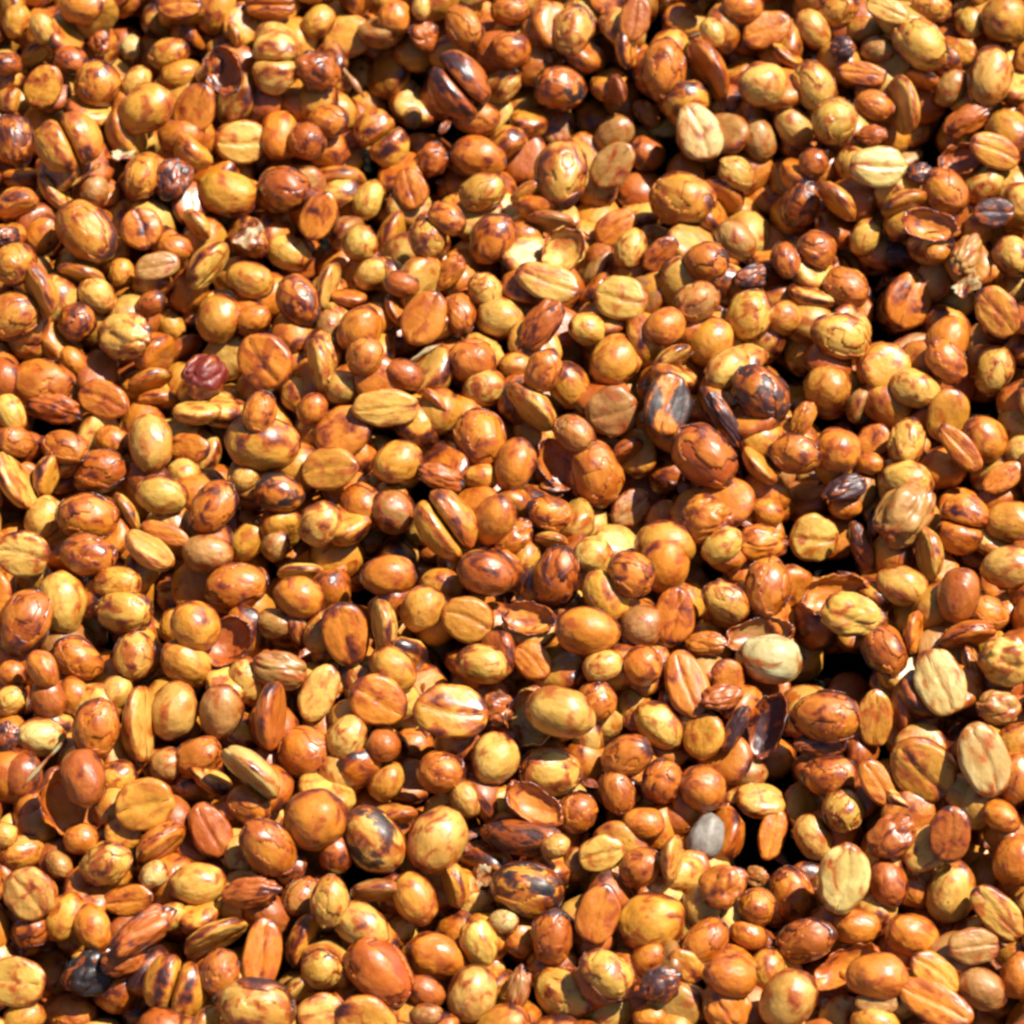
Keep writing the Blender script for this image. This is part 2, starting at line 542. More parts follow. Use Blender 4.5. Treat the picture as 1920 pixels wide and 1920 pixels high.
def bean_group():
    g = bpy.data.node_groups.new("parchment_shader", 'ShaderNodeTree')
    itf = g.interface
    itf.new_socket("Coord", in_out='INPUT', socket_type='NodeSocketVector')
    itf.new_socket("Local", in_out='INPUT', socket_type='NodeSocketVector')
    itf.new_socket("Tint", in_out='INPUT', socket_type='NodeSocketColor')
    itf.new_socket("Stain", in_out='INPUT', socket_type='NodeSocketFloat')
    itf.new_socket("Char", in_out='INPUT', socket_type='NodeSocketFloat')
    itf.new_socket("Shader", in_out='OUTPUT', socket_type='NodeSocketShader')
    N, L = g.nodes, g.links
    gi = N.new("NodeGroupInput"); go = N.new("NodeGroupOutput")
    def noise(scale, detail, rough=0.55, vec=None, dist=0.0):
        n = N.new("ShaderNodeTexNoise")
        n.inputs["Scale"].default_value = scale
        n.inputs["Detail"].default_value = detail
        n.inputs["Roughness"].default_value = rough
        n.inputs["Distortion"].default_value = dist
        L.new(vec if vec else gi.outputs["Coord"], n.inputs["Vector"])
        return n.outputs["Fac"]
    def math_(op, a, b=None, c=None):
        n = N.new("ShaderNodeMath"); n.operation = op
        for i, v in enumerate((a, b, c)):
            if v is None: continue
            if isinstance(v, (int, float)): n.inputs[i].default_value = v
            else: L.new(v, n.inputs[i])
        return n.outputs[0]
    def smooth(v, lo, hi):
        n = N.new("ShaderNodeMapRange"); n.interpolation_type = 'SMOOTHSTEP'
        L.new(v, n.inputs[0])
        for i, e in ((1, lo), (2, hi)):
            if isinstance(e, (int, float)): n.inputs[i].default_value = e
            else: L.new(e, n.inputs[i])
        return n.outputs[0]
    def mix(fac, a, b, mode='MIX'):
        n = N.new("ShaderNodeMix"); n.data_type = 'RGBA'; n.blend_type = mode
        if isinstance(fac, (int, float)): n.inputs[0].default_value = fac
        else: L.new(fac, n.inputs[0])
        for s, v in ((6, a), (7, b)):
            if isinstance(v, tuple): n.inputs[s].default_value = v
            else: L.new(v, n.inputs[s])
        return n.outputs[2]
    tint, stain, char = gi.outputs["Tint"], gi.outputs["Stain"], gi.outputs["Char"]
    big = noise(0.95, 1, 0.5, None, 0.4)
    mid = noise(1.45, 3, 0.52, None, 0.6)
    fine = noise(5.0, 2, 0.55)
    # syrup gathers along the seam where dome and flat face meet and at the two ends
    sep = N.new("ShaderNodeSeparateXYZ"); L.new(gi.outputs["Local"], sep.inputs[0])
    seam = smooth(math_('ABSOLUTE', math_('ADD', sep.outputs[2], 0.30)), 0.60, 0.08)
    ends = smooth(math_('ABSOLUTE', sep.outputs[0]), 0.72, 1.0)
    pool = math_('MULTIPLY_ADD', math_('MAXIMUM', seam, ends), 0.18, mid)
    dry = mix(1.0, tint, (1.22, 1.34, 1.60, 1), 'MULTIPLY')
    syr = mix(1.0, tint, (0.80, 0.50, 0.26, 1), 'MULTIPLY')
    c = mix(smooth(big, 0.40, 0.62), tint, dry)
    c = mix(math_('MULTIPLY', smooth(pool, 0.46, 0.64), 0.85), c, syr)
    c = mix(math_('MULTIPLY', smooth(fine, 0.48, 0.72), 0.30), c, syr)
    # sticky stains: amber, red-brown, then almost black, more of them with Stain
    s1 = None
    for base, wid, amt, col in ((0.575, 0.11, 0.85, (0.40, 0.080, 0.004, 1)), (0.665, 0.11, 0.88, (0.115, 0.016, 0.004, 1)), (0.765, 0.10, 0.9, (0.030, 0.006, 0.005, 1))):
        t_ = math_('MULTIPLY_ADD', stain, -0.052, base)
        q_ = smooth(pool, t_, math_('ADD', t_, wid))
        c = mix(math_('MULTIPLY', q_, amt), c, col)
        if s1 is None: s1 = q_
    # pin-prick specks
    vo = N.new("ShaderNodeTexVoronoi"); vo.inputs["Scale"].default_value = 2.2
    L.new(gi.outputs["Coord"], vo.inputs["Vector"])
    speck = math_('MULTIPLY', smooth(vo.outputs["Distance"], 0.15, 0.05), smooth(big, 0.5, 0.6))
    c = mix(math_('MULTIPLY', speck, 0.7), c, (0.10, 0.02, 0.008, 1))
    # scorched patches
    s3 = math_('MULTIPLY', smooth(math_('ADD', big, math_('MULTIPLY', fine, 0.25)), 0.63, 0.84), char)
    c = mix(math_('MULTIPLY', smooth(s3, 0.0, 0.5), 0.85), c, (0.07, 0.014, 0.008, 1))
    c = mix(s3, c, (0.016, 0.010, 0.011, 1))
    p = N.new("ShaderNodeBsdfPrincipled")
    L.new(c, p.inputs["Base Color"])
    r = math_('MULTIPLY_ADD', big, 0.50, 0.24)
    r = math_('SUBTRACT', r, math_('MULTIPLY', s1, 0.10))
    L.new(math_('MULTIPLY_ADD', smooth(pool, 0.42, 0.62), 0.60, 0.22), p.inputs["Coat Weight"])
    L.new(r, p.inputs["Roughness"])
    p.inputs["IOR"].default_value = 1.48
    p.inputs["Coat Weight"].default_value = 0.75
    p.inputs["Coat Roughness"].default_value = 0.36
    p.inputs["Subsurface Weight"].default_value = 0.06
    p.inputs["Subsurface Radius"].default_value = (1.0, 0.4, 0.08)
    p.inputs["Subsurface Scale"].default_value = 0.0010
    bn = noise(2.6, 2, 0.5)
    h = bn
    b = N.new("ShaderNodeBump")
    b.inputs["Strength"].default_value = 0.4
    b.inputs["Distance"].default_value = 0.0007
    L.new(h, b.inputs["Height"]); L.new(b.outputs[0], p.inputs["Normal"])
    L.new(p.outputs[0], go.inputs[0])
    return g

GRP = bean_group()

def mat_object():
    m, t = new_mat("bean_parchment")
    o = t.nodes.new("ShaderNodeOutputMaterial"); g = t.nodes.new("ShaderNodeGroup"); g.node_tree = GRP
    tc = t.nodes.new("ShaderNodeTexCoord"); oi = t.nodes.new("ShaderNodeObjectInfo")
    cm = t.nodes.new("ShaderNodeMath"); cm.operation = 'MULTIPLY'; cm.inputs[1].default_value = 97.0
    ad = t.nodes.new("ShaderNodeVectorMath"); ad.operation = 'ADD'
    t.links.new(oi.outputs["Random"], cm.inputs[0])
    t.links.new(tc.outputs["Object"], ad.inputs[0]); t.links.new(cm.outputs[0], ad.inputs[1])
    t.links.new(ad.outputs[0], g.inputs["Coord"]); t.links.new(tc.outputs["Object"], g.inputs["Local"])
    t.links.new(oi.outputs["Color"], g.inputs["Tint"])
    st = t.nodes.new("ShaderNodeMath"); st.operation = 'MULTIPLY'; st.inputs[1].default_value = 4.0
    t.links.new(oi.outputs["Alpha"], st.inputs[0]); t.links.new(st.outputs[0], g.inputs["Stain"])
    t.links.new(oi.outputs["Object Index"], g.inputs["Char"])
    t.links.new(g.outputs[0], o.inputs[0])
    return m

def mat_stuff():
    m, t = new_mat("bean_parchment_heap")
    o = t.nodes.new("ShaderNodeOutputMaterial"); g = t.nodes.new("ShaderNodeGroup"); g.node_tree = GRP
    a = t.nodes.new("ShaderNodeAttribute"); a.attribute_name = "bean_place"
    c = t.nodes.new("ShaderNodeAttribute"); c.attribute_name = "bean_tint"
    t.links.new(a.outputs["Vector"], g.inputs["Coord"])
    lo = t.nodes.new("ShaderNodeAttribute"); lo.attribute_name = "bean_local"
    t.links.new(lo.outputs["Vector"], g.inputs["Local"])
    t.links.new(c.outputs["Color"], g.inputs["Tint"])
    st = t.nodes.new("ShaderNodeMath"); st.operation = 'MULTIPLY'; st.inputs[1].default_value = 4.0
    t.links.new(c.outputs["Alpha"], st.inputs[0]); t.links.new(st.outputs[0], g.inputs["Stain"])
    g.inputs["Char"].default_value = 0.0
    t.links.new(g.outputs[0], o.inputs[0])
    return m

def simple_mat(name, col, col2, rough, scale):
    m, t = new_mat(name)
    o = t.nodes.new("ShaderNodeOutputMaterial"); p = t.nodes.new("ShaderNodeBsdfPrincipled")
    tc = t.nodes.new("ShaderNodeTexCoord"); n = t.nodes.new("ShaderNodeTexNoise")
    n.inputs["Scale"].default_value = scale; n.inputs["Detail"].default_value = 6
    r = t.nodes.new("ShaderNodeValToRGB")
    r.color_ramp.elements[0].position = 0.35; r.color_ramp.elements[1].position = 0.68
    r.color_ramp.elements[0].color = (*col, 1); r.color_ramp.elements[1].color = (*col2, 1)
    b = t.nodes.new("ShaderNodeBump"); b.inputs["Strength"].default_value = 0.4; b.inputs["Distance"].default_value = 0.0005
    t.links.new(tc.outputs["Object"], n.inputs["Vector"]); t.links.new(n.outputs[0], r.inputs[0])
    t.links.new(r.outputs[0], p.inputs["Base Color"]); t.links.new(n.outputs[0], b.inputs["Height"])
    t.links.new(b.outputs[0], p.inputs["Normal"]); p.inputs["Roughness"].default_value = rough
    t.links.new(p.outputs[0], o.inputs[0])
    return m

M_BEAN, M_HEAP = mat_object(), mat_stuff()
def mat_crease():
    m, t = new_mat("crease_groove")
    o = t.nodes.new("ShaderNodeOutputMaterial"); p = t.nodes.new("ShaderNodeBsdfPrincipled"); oi = t.nodes.new("ShaderNodeObjectInfo")
    tc = t.nodes.new("ShaderNodeTexCoord"); n = t.nodes.new("ShaderNodeTexNoise"); n.inputs["Scale"].default_value = 5
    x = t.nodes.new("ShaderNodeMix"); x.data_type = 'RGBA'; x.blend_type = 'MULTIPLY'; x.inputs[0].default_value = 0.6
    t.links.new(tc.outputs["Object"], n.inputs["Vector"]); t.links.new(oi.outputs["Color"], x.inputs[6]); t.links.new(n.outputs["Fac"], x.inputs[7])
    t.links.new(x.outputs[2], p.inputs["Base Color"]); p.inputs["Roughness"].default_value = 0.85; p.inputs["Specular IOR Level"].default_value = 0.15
    t.links.new(p.outputs[0], o.inputs[0])
    return m
M_CREASE = mat_crease()
M_PEBBLE = simple_mat("grey_stone", (0.21, 0.18, 0.145), (0.30, 0.265, 0.22), 0.5, 3)
def mat_net():
    """woven net of a drying bed, its near-black colour standing in for shade in the pits"""
    m, t = new_mat("drying_net")
    o = t.nodes.new("ShaderNodeOutputMaterial"); p = t.nodes.new("ShaderNodeBsdfPrincipled"); tc = t.nodes.new("ShaderNodeTexCoord")
    hs = []
    for ax in ('X', 'Y'):
        w = t.nodes.new("ShaderNodeTexWave"); w.bands_direction = ax; w.inputs["Scale"].default_value = 190; w.inputs["Distortion"].default_value = 0.6
        t.links.new(tc.outputs["Object"], w.inputs["Vector"]); hs.append(w.outputs["Fac"])
    k = t.nodes.new("ShaderNodeMath"); k.operation = 'MULTIPLY'; t.links.new(hs[0], k.inputs[0]); t.links.new(hs[1], k.inputs[1])
    r = t.nodes.new("ShaderNodeValToRGB"); r.color_ramp.elements[0].color = (0.003, 0.003, 0.002, 1); r.color_ramp.elements[1].color = (0.014, 0.012, 0.008, 1)  # net darkened to near-black so pit bottoms look deep in shade
    b = t.nodes.new("ShaderNodeBump"); b.inputs["Distance"].default_value = 0.0008
    t.links.new(k.outputs[0], r.inputs[0]); t.links.new(r.outputs[0], p.inputs["Base Color"])
    t.links.new(k.outputs[0], b.inputs["Height"]); t.links.new(b.outputs[0], p.inputs["Normal"])
    p.inputs["Roughness"].default_value = 0.9; p.inputs["Specular IOR Level"].default_value = 0.05
    t.links.new(p.outputs[0], o.inputs[0])
    return m
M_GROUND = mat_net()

TINT = {'y': (0.55, 0.285, 0.046), 'c': (0.55, 0.360, 0.105), 'g': (0.53, 0.218, 0.019), 'o': (0.52, 0.155, 0.009),
        'r': (0.36, 0.085, 0.007), 't': (0.36, 0.160, 0.034), 'd': (0.050, 0.016, 0.016), 'k': (0.020, 0.014, 0.014),
        'w': (0.42, 0.320, 0.145), 'x': (0.40, 0.070, 0.006)}

# ------------------------------------------------------------------ mesh templates (half length, width and thickness all 1)
def disc_grid(n):
    s = np.linspace(-1, 1, n + 1)
    S, T = np.meshgrid(s, s, indexing='ij')
    return (S * np.sqrt(1 - T * T / 2)).ravel(), (T * np.sqrt(1 - S * S / 2)).ravel()

def quads(n):
    i, j = np.meshgrid(np.arange(n), np.arange(n), indexing='ij')
    a = (i * (n + 1) + j).ravel()
    return np.stack([a, a + n + 1, a + n + 2, a + 1], 1)

def lump(P, seed, amp, freq):
    off = Vector((seed * 7.13, seed * 3.7, seed * 1.9))
    return np.array([mnoise.noise(Vector(p) * freq + off) for p in P]) * amp

def swell(V, seed, warp, fineamp):
    """uneven growth: low swellings, shallow dents and lengthwise wrinkles"""
    W = V * np.array([0.75, 1.7, 1.7])
    wr = np.exp(-(lump(W, seed + 31, 1.0, 1.5) / 0.07) ** 2)
    r = 1 + lump(V, seed + 1, warp, 1.4) + lump(V, seed + 9, fineamp, 3.2) - 0.016 * wr
    return r[:, None]

def closed(n, bottom, seed, egg=0.0, warp=0.05, groove=True, fineamp=0.022):
    """a closed body from two disc grids: domed top, and a bottom that is flat with a crease or domed"""
    u, v = disc_grid(n)
    rho = np.clip(np.hypot(u, v), 1e-9, 1)
    sp = np.sin(rho * math.pi / 2)
    x, y = u / rho * sp, v / rho * sp
    ztop = np.cos(rho * math.pi / 2)
    if bottom == 'flat':
        zb = -0.36 * np.sqrt(np.clip(1 - sp ** 4, 0, 1))
        ph = seed * 1.7
        yc = 0.10 * np.sin(2.1 * x + ph)
        if groove:
            fall = np.clip(1 - x ** 6, 0, 1) * np.clip((1 - sp ** 8), 0, 1)
            zb = zb + fall * (0.10 * np.exp(-((y - yc) / 0.07) ** 2) - 0.015 * np.exp(-((np.abs(y - yc) - 0.26) / 0.15) ** 2))
            zb = zb - 0.032 * np.exp(-((sp - 0.86) / 0.07) ** 2)
        mid, half = (1 - 0.36) / 2, (1 + 0.36) / 2
    else:
        zb = -np.cos(rho * math.pi / 2); mid, half = 0, 1
    top = np.stack([x, y, (ztop - mid) / half], 1)
    bot = np.stack([x, y, (zb - mid) / half], 1)
    edge = np.isclose(rho, 1, atol=1e-6)
    idx = np.arange(len(x)); remap = np.where(edge, idx, 0)
    inner = np.where(~edge)[0]
    remap[inner] = len(x) + np.arange(len(inner))
    V = np.vstack([top, bot[inner]])
    q = quads(n)
    F = np.vstack([q, remap[q][:, ::-1]])
    V[:, 1] *= 1 - egg * V[:, 0]
    return V * swell(V, seed, warp, fineamp), F, len(x)

def to_mesh(name, V, F, mats, smooth=True):
    me = bpy.data.meshes.new(name)
    F = np.asarray(F)
    me.vertices.add(len(V)); me.vertices.foreach_set("co", np.asarray(V, dtype=np.float32).ravel())
    me.loops.add(F.size); me.loops.foreach_set("vertex_index", F.astype(np.int32).ravel())
    me.polygons.add(len(F)); me.polygons.foreach_set("loop_start", np.arange(0, F.size, F.shape[1], dtype=np.int32))
    me.update(calc_edges=True); me.validate()
    if smooth: me.polygons.foreach_set("use_smooth", np.ones(len(me.polygons), dtype=bool))
    for m in mats: me.materials.append(m)
    return me

def solid(V, q, thick, keep=None):
    """a thin sheet of quads given real thickness along its own normals, with its rim closed"""
    if keep is not None: q = q[keep]
    used = np.unique(q); rm = -np.ones(len(V), int); rm[used] = np.arange(len(used))
    V = V[used]; q = rm[q]
    Nn = np.zeros_like(V)
    fn = np.cross(V[q[:, 2]] - V[q[:, 0]], V[q[:, 3]] - V[q[:, 1]])
    for k in range(4): np.add.at(Nn, q[:, k], fn)
    Nn /= np.linalg.norm(Nn, axis=1)[:, None] + 1e-9
    m = len(V); W = V - Nn * thick
    e = {}
    for f in q:
        for k in range(4):
            a, b = int(f[k]), int(f[(k + 1) % 4])
            if (b, a) in e: del e[(b, a)]
            else: e[(a, b)] = 1
    rim = np.array([[b, a, a + m, b + m] for a, b in e]) if e else np.zeros((0, 4), int)
    return np.vstack([V, W]), np.vstack([q, q[:, ::-1] + m, rim])

NB = 30
BEANS, SKINS, CREASES = [], [], []
for k in range(14):
    sd, wp = k * 3.1 + 0.5, random.uniform(0.05, 0.11)
    V, F, nt = closed(NB, 'flat', sd, egg=random.uniform(-0.11, 0.11), warp=wp)
    BEANS.append(to_mesh("coffee_bean_%d" % k, V, F, [M_BEAN]))
    q = quads(NB)
    cen = V[:nt][q].mean(1)
    nv = lump(cen, k * 5.7 + 40, 1.0, 1.25)
    keep = nv > (0.05 if k % 2 else -0.02)
    SV, SF = solid(V[:nt] * 1.045, q, 0.03, keep)
    SKINS.append(to_mesh("dried_skin_%d" % k, SV, SF, [M_BEAN]))
    xs = np.linspace(-0.84, 0.84, 15)
    yc = 0.10 * np.sin(2.1 * xs + (k * 3.1 + 0.5) * 1.7)
    w = 0.042 * np.sqrt(np.clip(1 - (xs / 0.9) ** 2, 0.02, 1))
    zz = np.full_like(xs, -0.865)
    CV = np.vstack([np.stack([xs, yc - w, zz], 1), np.stack([xs, yc, zz + 0.02], 1), np.stack([xs, yc + w, zz], 1)])
    CV = CV * swell(CV, sd, wp, 0.022)
    n_ = len(xs)
    CF = np.array([[r * n_ + i, (r + 1) * n_ + i, (r + 1) * n_ + i + 1, r * n_ + i + 1] for r in range(2) for i in range(n_ - 1)])
    CREASES.append(to_mesh("crease_%d" % k, CV, CF, [M_CREASE]))

CHERRIES = []
for k in range(8):
    V, F, nt = closed(40, 'round', k * 2.3 + 3, egg=random.uniform(-0.2, 0.2), warp=0.20, groove=False, fineamp=0.04)
    W = V * np.array([0.55, 1.5, 1.5])
    a = lump(W, k + 20, 1, 1.1); b = lump(W, k + 50, 1, 2.1)
    V = V * (1.03 - 0.11 * np.exp(-(a / 0.13) ** 2) - 0.03 * np.exp(-(b / 0.13) ** 2))[:, None]
    CHERRIES.append(to_mesh("dried_cherry_%d" % k, V, F, [M_BEAN]))

HULLS = []
for k in range(6):
    u, v = disc_grid(26)
    rho = np.clip(np.hypot(u, v), 1e-9, 1); th = np.arctan2(v, u)
    mx = 1.50 + np.array([mnoise.noise(Vector((math.cos(t) * 1.6 + k * 5, math.sin(t) * 1.6, k))) for t in th]) * 0.45
    mx = mx + np.array([mnoise.noise(Vector((math.cos(t) * 5 + k * 5, math.sin(t) * 5, k + 9))) for t in th]) * 0.16
    ph = rho * mx
    V = np.stack([u / rho * np.sin(ph), v / rho * np.sin(ph), (np.cos(ph) - 0.45) * 1.5], 1)
    V = V * (1 + lump(V, k + 70, 0.16, 1.7) + lump(V, k + 90, 0.05, 4))[:, None]
    SV, SF = solid(V, quads(26), 0.04)
    HULLS.append(to_mesh("empty_hull_%d" % k, SV, SF, [M_BEAN]))

FLAKES = []
for k in range(5):
    u, v = disc_grid(16)
    th = np.arctan2(v, u); rr = np.hypot(u, v)
    s = 0.85 + np.array([mnoise.noise(Vector((math.cos(t) * 1.8, math.sin(t) * 1.8, k * 3.3))) for t in th]) * 0.5
    V = np.stack([u * s, v * s, 0.55 * (u * s) ** 2 - 0.7 * (v * s) ** 2], 1)
    V[:, 2] += lump(V, k + 4, 0.7, 1.6) + lump(V, k + 8, 0.2, 4)
    SV, SF = solid(V, quads(16), 0.09)
    FLAKES.append(to_mesh("husk_flake_%d" % k, SV, SF, [M_BEAN]))

STRAWS = []
for k in range(4):
    n_, sd = 14, 7
    xs = np.linspace(-1, 1, n_); vs = []
    for i, x in enumerate(xs):
        r = (1 - 0.6 * abs(x) ** 3) * (0.75 + 0.25 * math.sin(x * 5 + k))
        for j in range(sd):
            t = 2 * math.pi * j / sd
            vs.append((x, r * math.cos(t) + 0.5 * math.sin(x * 1.8 + k), r * math.sin(t) * 0.6 + 0.4 * math.cos(x * 2 + k)))
    fs = [[i * sd + j, (i + 1) * sd + j, (i + 1) * sd + (j + 1) % sd, i * sd + (j + 1) % sd] for i in range(n_ - 1) for j in range(sd)]
    for e, o in ((0, 1), ((n_ - 1) * sd, -1)):
        fs += [[e, e + 1, e + 2, e + 3], [e, e + 3, e + 4, e + 6], [e + 4, e + 5, e + 6, e + 6]][:2]
    STRAWS.append(to_mesh("straw_sliver_%d" % k, np.array(vs), np.array(fs), [M_BEAN]))

PV, PF, _ = closed(24, 'round', 4.2, egg=0.08, warp=0.12, groove=False, fineamp=0.03)
PEBBLE = to_mesh("pebble_0", PV, PF, [M_PEBBLE])

# ------------------------------------------------------------------ heap height field and dropping
X0, X1, Y0, Y1, RES = -0.135, 0.135, -0.145, 0.145, 0.0006
NX, NY = int((X1 - X0) / RES), int((Y1 - Y0) / RES)
FLOOR = -0.0225
H = np.full((NX, NY), FLOOR)

def ray_point(px, py, h):
    q = RIGHT * ((px - 960) * PXM) + UPV * ((960 - py) * PXM)
    t = (CAM[2] - h) / (CAM[2] - q[2])
    return CAM + t * (q - CAM)

PITS = [(270, 25, 75, 9), (560, 395, 40, 5), (770, 190, 110, 13), (470, 205, 40, 8), (1110, 190, 80, 12), (1175, 300, 60, 10), (1250, 290, 50, 11),
        (1110, 385, 60, 9), (990, 250, 45, 8), (1745, 185, 65, 9), (1450, 345, 55, 8), (1420, 500, 45, 6), (1700, 490, 70, 10), (1620, 410, 45, 8), (1480, 660, 55, 9),
        (1195, 870, 80, 10), (985, 775, 40, 8), (1540, 920, 70, 10), (1630, 740, 45, 8), (1560, 1225, 80, 13), (1480, 1480, 95, 14), (1460, 1400, 60, 10),
        (1385, 1590, 40, 6), (1480, 1620, 45, 8), (100, 1830, 75, 10), (250, 1860, 50, 9), (330, 1090, 50, 8), (430, 755, 45, 8), (85, 690, 45, 8),
        (320, 550, 30, 6), (770, 1390, 50, 9), (830, 1520, 60, 6), (520, 990, 60, 6), (1290, 1090, 40, 7), (1110, 1480, 40, 6), (850, 1240, 50, 7),
        (1200, 720, 45, 6), (1840, 650, 50, 6), (1550, 1790, 60, 7), (1850, 1600, 45, 8), (1870, 1850, 60, 8), (820, 1740, 35, 6), (700, 1020, 40, 7), (1800, 930, 40, 6)]
PITW = [(ray_point(a, b, 0), r * 1.40 * PXM, d * 1.8e-3) for a, b, r, d in PITS]

def pit_depth(x, y):
    s = np.zeros_like(np.asarray(x, float))
    for c, r, d in PITW:
        s = np.maximum(s, d * np.exp(-(((x - c[0]) ** 2 + (y - c[1]) ** 2) / r ** 2) ** 1.3))
    return s

def surf(x, y):
    return 0.0025 * np.sin(x * 48 + 1.1) * np.cos(y * 41 - 0.6) + 0.0015 * np.sin(x * 95 - y * 80) - np.minimum(pit_depth(x, y), 0.0180)

def cov(R, dims):
    M = R * np.asarray(dims)[None, :]
    return M @ M.T

def profile(S, shrink):
    """half-height and tilt of an ellipsoid over its footprint on the height grid"""
    S = S * shrink ** 2
    P, q, r = S[:2, :2], S[:2, 2], S[2, 2]
    Pi = np.linalg.inv(P)
    ex, ey = math.sqrt(P[0, 0]), math.sqrt(P[1, 1])
    nx, ny = int(ex / RES) + 1, int(ey / RES) + 1
    gx, gy = np.meshgrid(np.arange(-nx, nx + 1) * RES, np.arange(-ny, ny + 1) * RES, indexing='ij')
    m = Pi[0, 0] * gx * gx + 2 * Pi[0, 1] * gx * gy + Pi[1, 1] * gy * gy
    w = Pi @ q
    hh = np.sqrt(np.clip((r - q @ w) * np.clip(1 - m, 0, None), 0, None))
    mean = w[0] * gx + w[1] * gy
    return nx, ny, mean, hh, m < 1

def rest(prof, x, y):
    nx, ny, mean, hh, ok = prof
    i, j = int((x - X0) / RES), int((y - Y0) / RES)
    if i - nx < 0 or j - ny < 0 or i + nx >= NX or j + ny >= NY: return None
    sub = H[i - nx:i + nx + 1, j - ny:j + ny + 1]
    return float(np.max(np.where(ok, sub - (mean - hh), -1)))

def stamp(prof, x, y, z):
    nx, ny, mean, hh, ok = prof
    i, j = int((x - X0) / RES), int((y - Y0) / RES)
    i0, j0 = max(0, i - nx), max(0, j - ny); i1, j1 = min(NX, i + nx + 1), min(NY, j + ny + 1)
    if i1 <= i0 or j1 <= j0: return
    a = np.where(ok, z + mean + hh, -1)[i0 - i + nx:i1 - i + nx, j0 - j + ny:j1 - j + ny]
    H[i0:i1, j0:j1] = np.maximum(H[i0:i1, j0:j1], a)

def rand_rot(flatness):
    """a random orientation; flatness 1 lies flat, 0 any way up"""
    if rng.random() < 0.5: z = np.array([0, 0, 1.0])
    else: z = np.array([0, 0, -1.0])
    z = z * flatness + rng.normal(size=3) * (1 - flatness)
    z /= np.linalg.norm(z)
    a = rng.normal(size=3); x = a - z * (a @ z); x /= np.linalg.norm(x)
    return np.stack([x, np.cross(z, x), z], 1)

HEAP = []            # (R, centre, dims, tint, stain)
def heap_tint():
    c = rng.choice(list('ygortc'), p=[0.25, 0.31, 0.27, 0.12, 0.05, 0.0])
    t = np.array(TINT[c]) * rng.uniform(0.82, 1.12)
    return t, float(rng.choice([0, 1, 2, 3], p=[0.42, 0.33, 0.17, 0.08]))

def heap_dims():
    a = rng.uniform(0.0037, 0.0047); return a, a * rng.uniform(0.76, 0.94), a * rng.uniform(0.52, 0.68)

def in_frame(x, y, m=0.0): return abs(x) < 0.080 + m and abs(y) < 0.090 + m

for _ in range(2600):
    R = rand_rot(0.75); d = heap_dims(); prof = profile(cov(R, d), 0.80)
    best = None
    for _k in range(3):
        x, y = rng.uniform(X0 + .008, X1 - .008), rng.uniform(Y0 + .008, Y1 - .008)
        z = rest(prof, x, y)
        if z is not None and (best is None or z < best[2]): best = (x, y, z)
    if best[2] > FLOOR + 0.0055 or (pit_depth(best[0], best[1]) > 0.0085 and rng.random() < 0.45): continue
    stamp(prof, *best)
    HEAP.append((R, np.array(best), d, *heap_tint()))
print('floor', len(HEAP))
fails = 0
while fails < 900 and len(HEAP) < 9000:
    R = rand_rot(rng.uniform(0.2, 0.8)); d = heap_dims()
    prof = profile(cov(R, d), 0.86)
    best = None
    for _ in range(4):
        x, y = rng.uniform(X0 + .008, X1 - .008), rng.uniform(Y0 + .008, Y1 - .008)
        z = rest(prof, x, y)
        if z is not None and (best is None or z < best[2]): best = (x, y, z)
    lim = float(surf(best[0], best[1])) - (0.0060 if in_frame(best[0], best[1]) else 0.0)
    if best[2] + d[2] > lim: fails += 1; continue
    stamp(prof, *best)
    HEAP.append((R, np.array(best), d, *heap_tint()))

# ------------------------------------------------------------------ the things picked out one by one, read from the photograph
rows = []
ox = oy = 0
for line in TABLE.strip().splitlines():
    if line.startswith('#'):
        _, ox, oy = line.split(); ox, oy = int(ox), int(oy); continue
    spec, _, lab = line.partition('|')
    f = spec.split()
    lab, _, short = lab.partition('@')
    rows.append(dict(px=ox + int(f[0]) / 3, py=oy + int(f[1]) / 3, L=int(f[2]) / 3, W=int(f[3]) / 3, ang=math.radians(float(f[4])),
                     kind=f[5], col=f[6], stain=int(f[7]), lev=int(f[8]), label=lab.strip(), short=short.strip()))

for r in rows:
    if r['kind'] == 'D' and r['col'] != 'd': r['W'] = max(r['W'], 0.74 * r['L'])
single = [r for r in rows if r['kind'] in 'DFE']
single.sort(key=lambda r: -(r['L'] * r['W'] * (1 + 0.22 * r['lev']) * (3 if r['label'] else 1)))
for r in single[300:]: r['mass'] = True

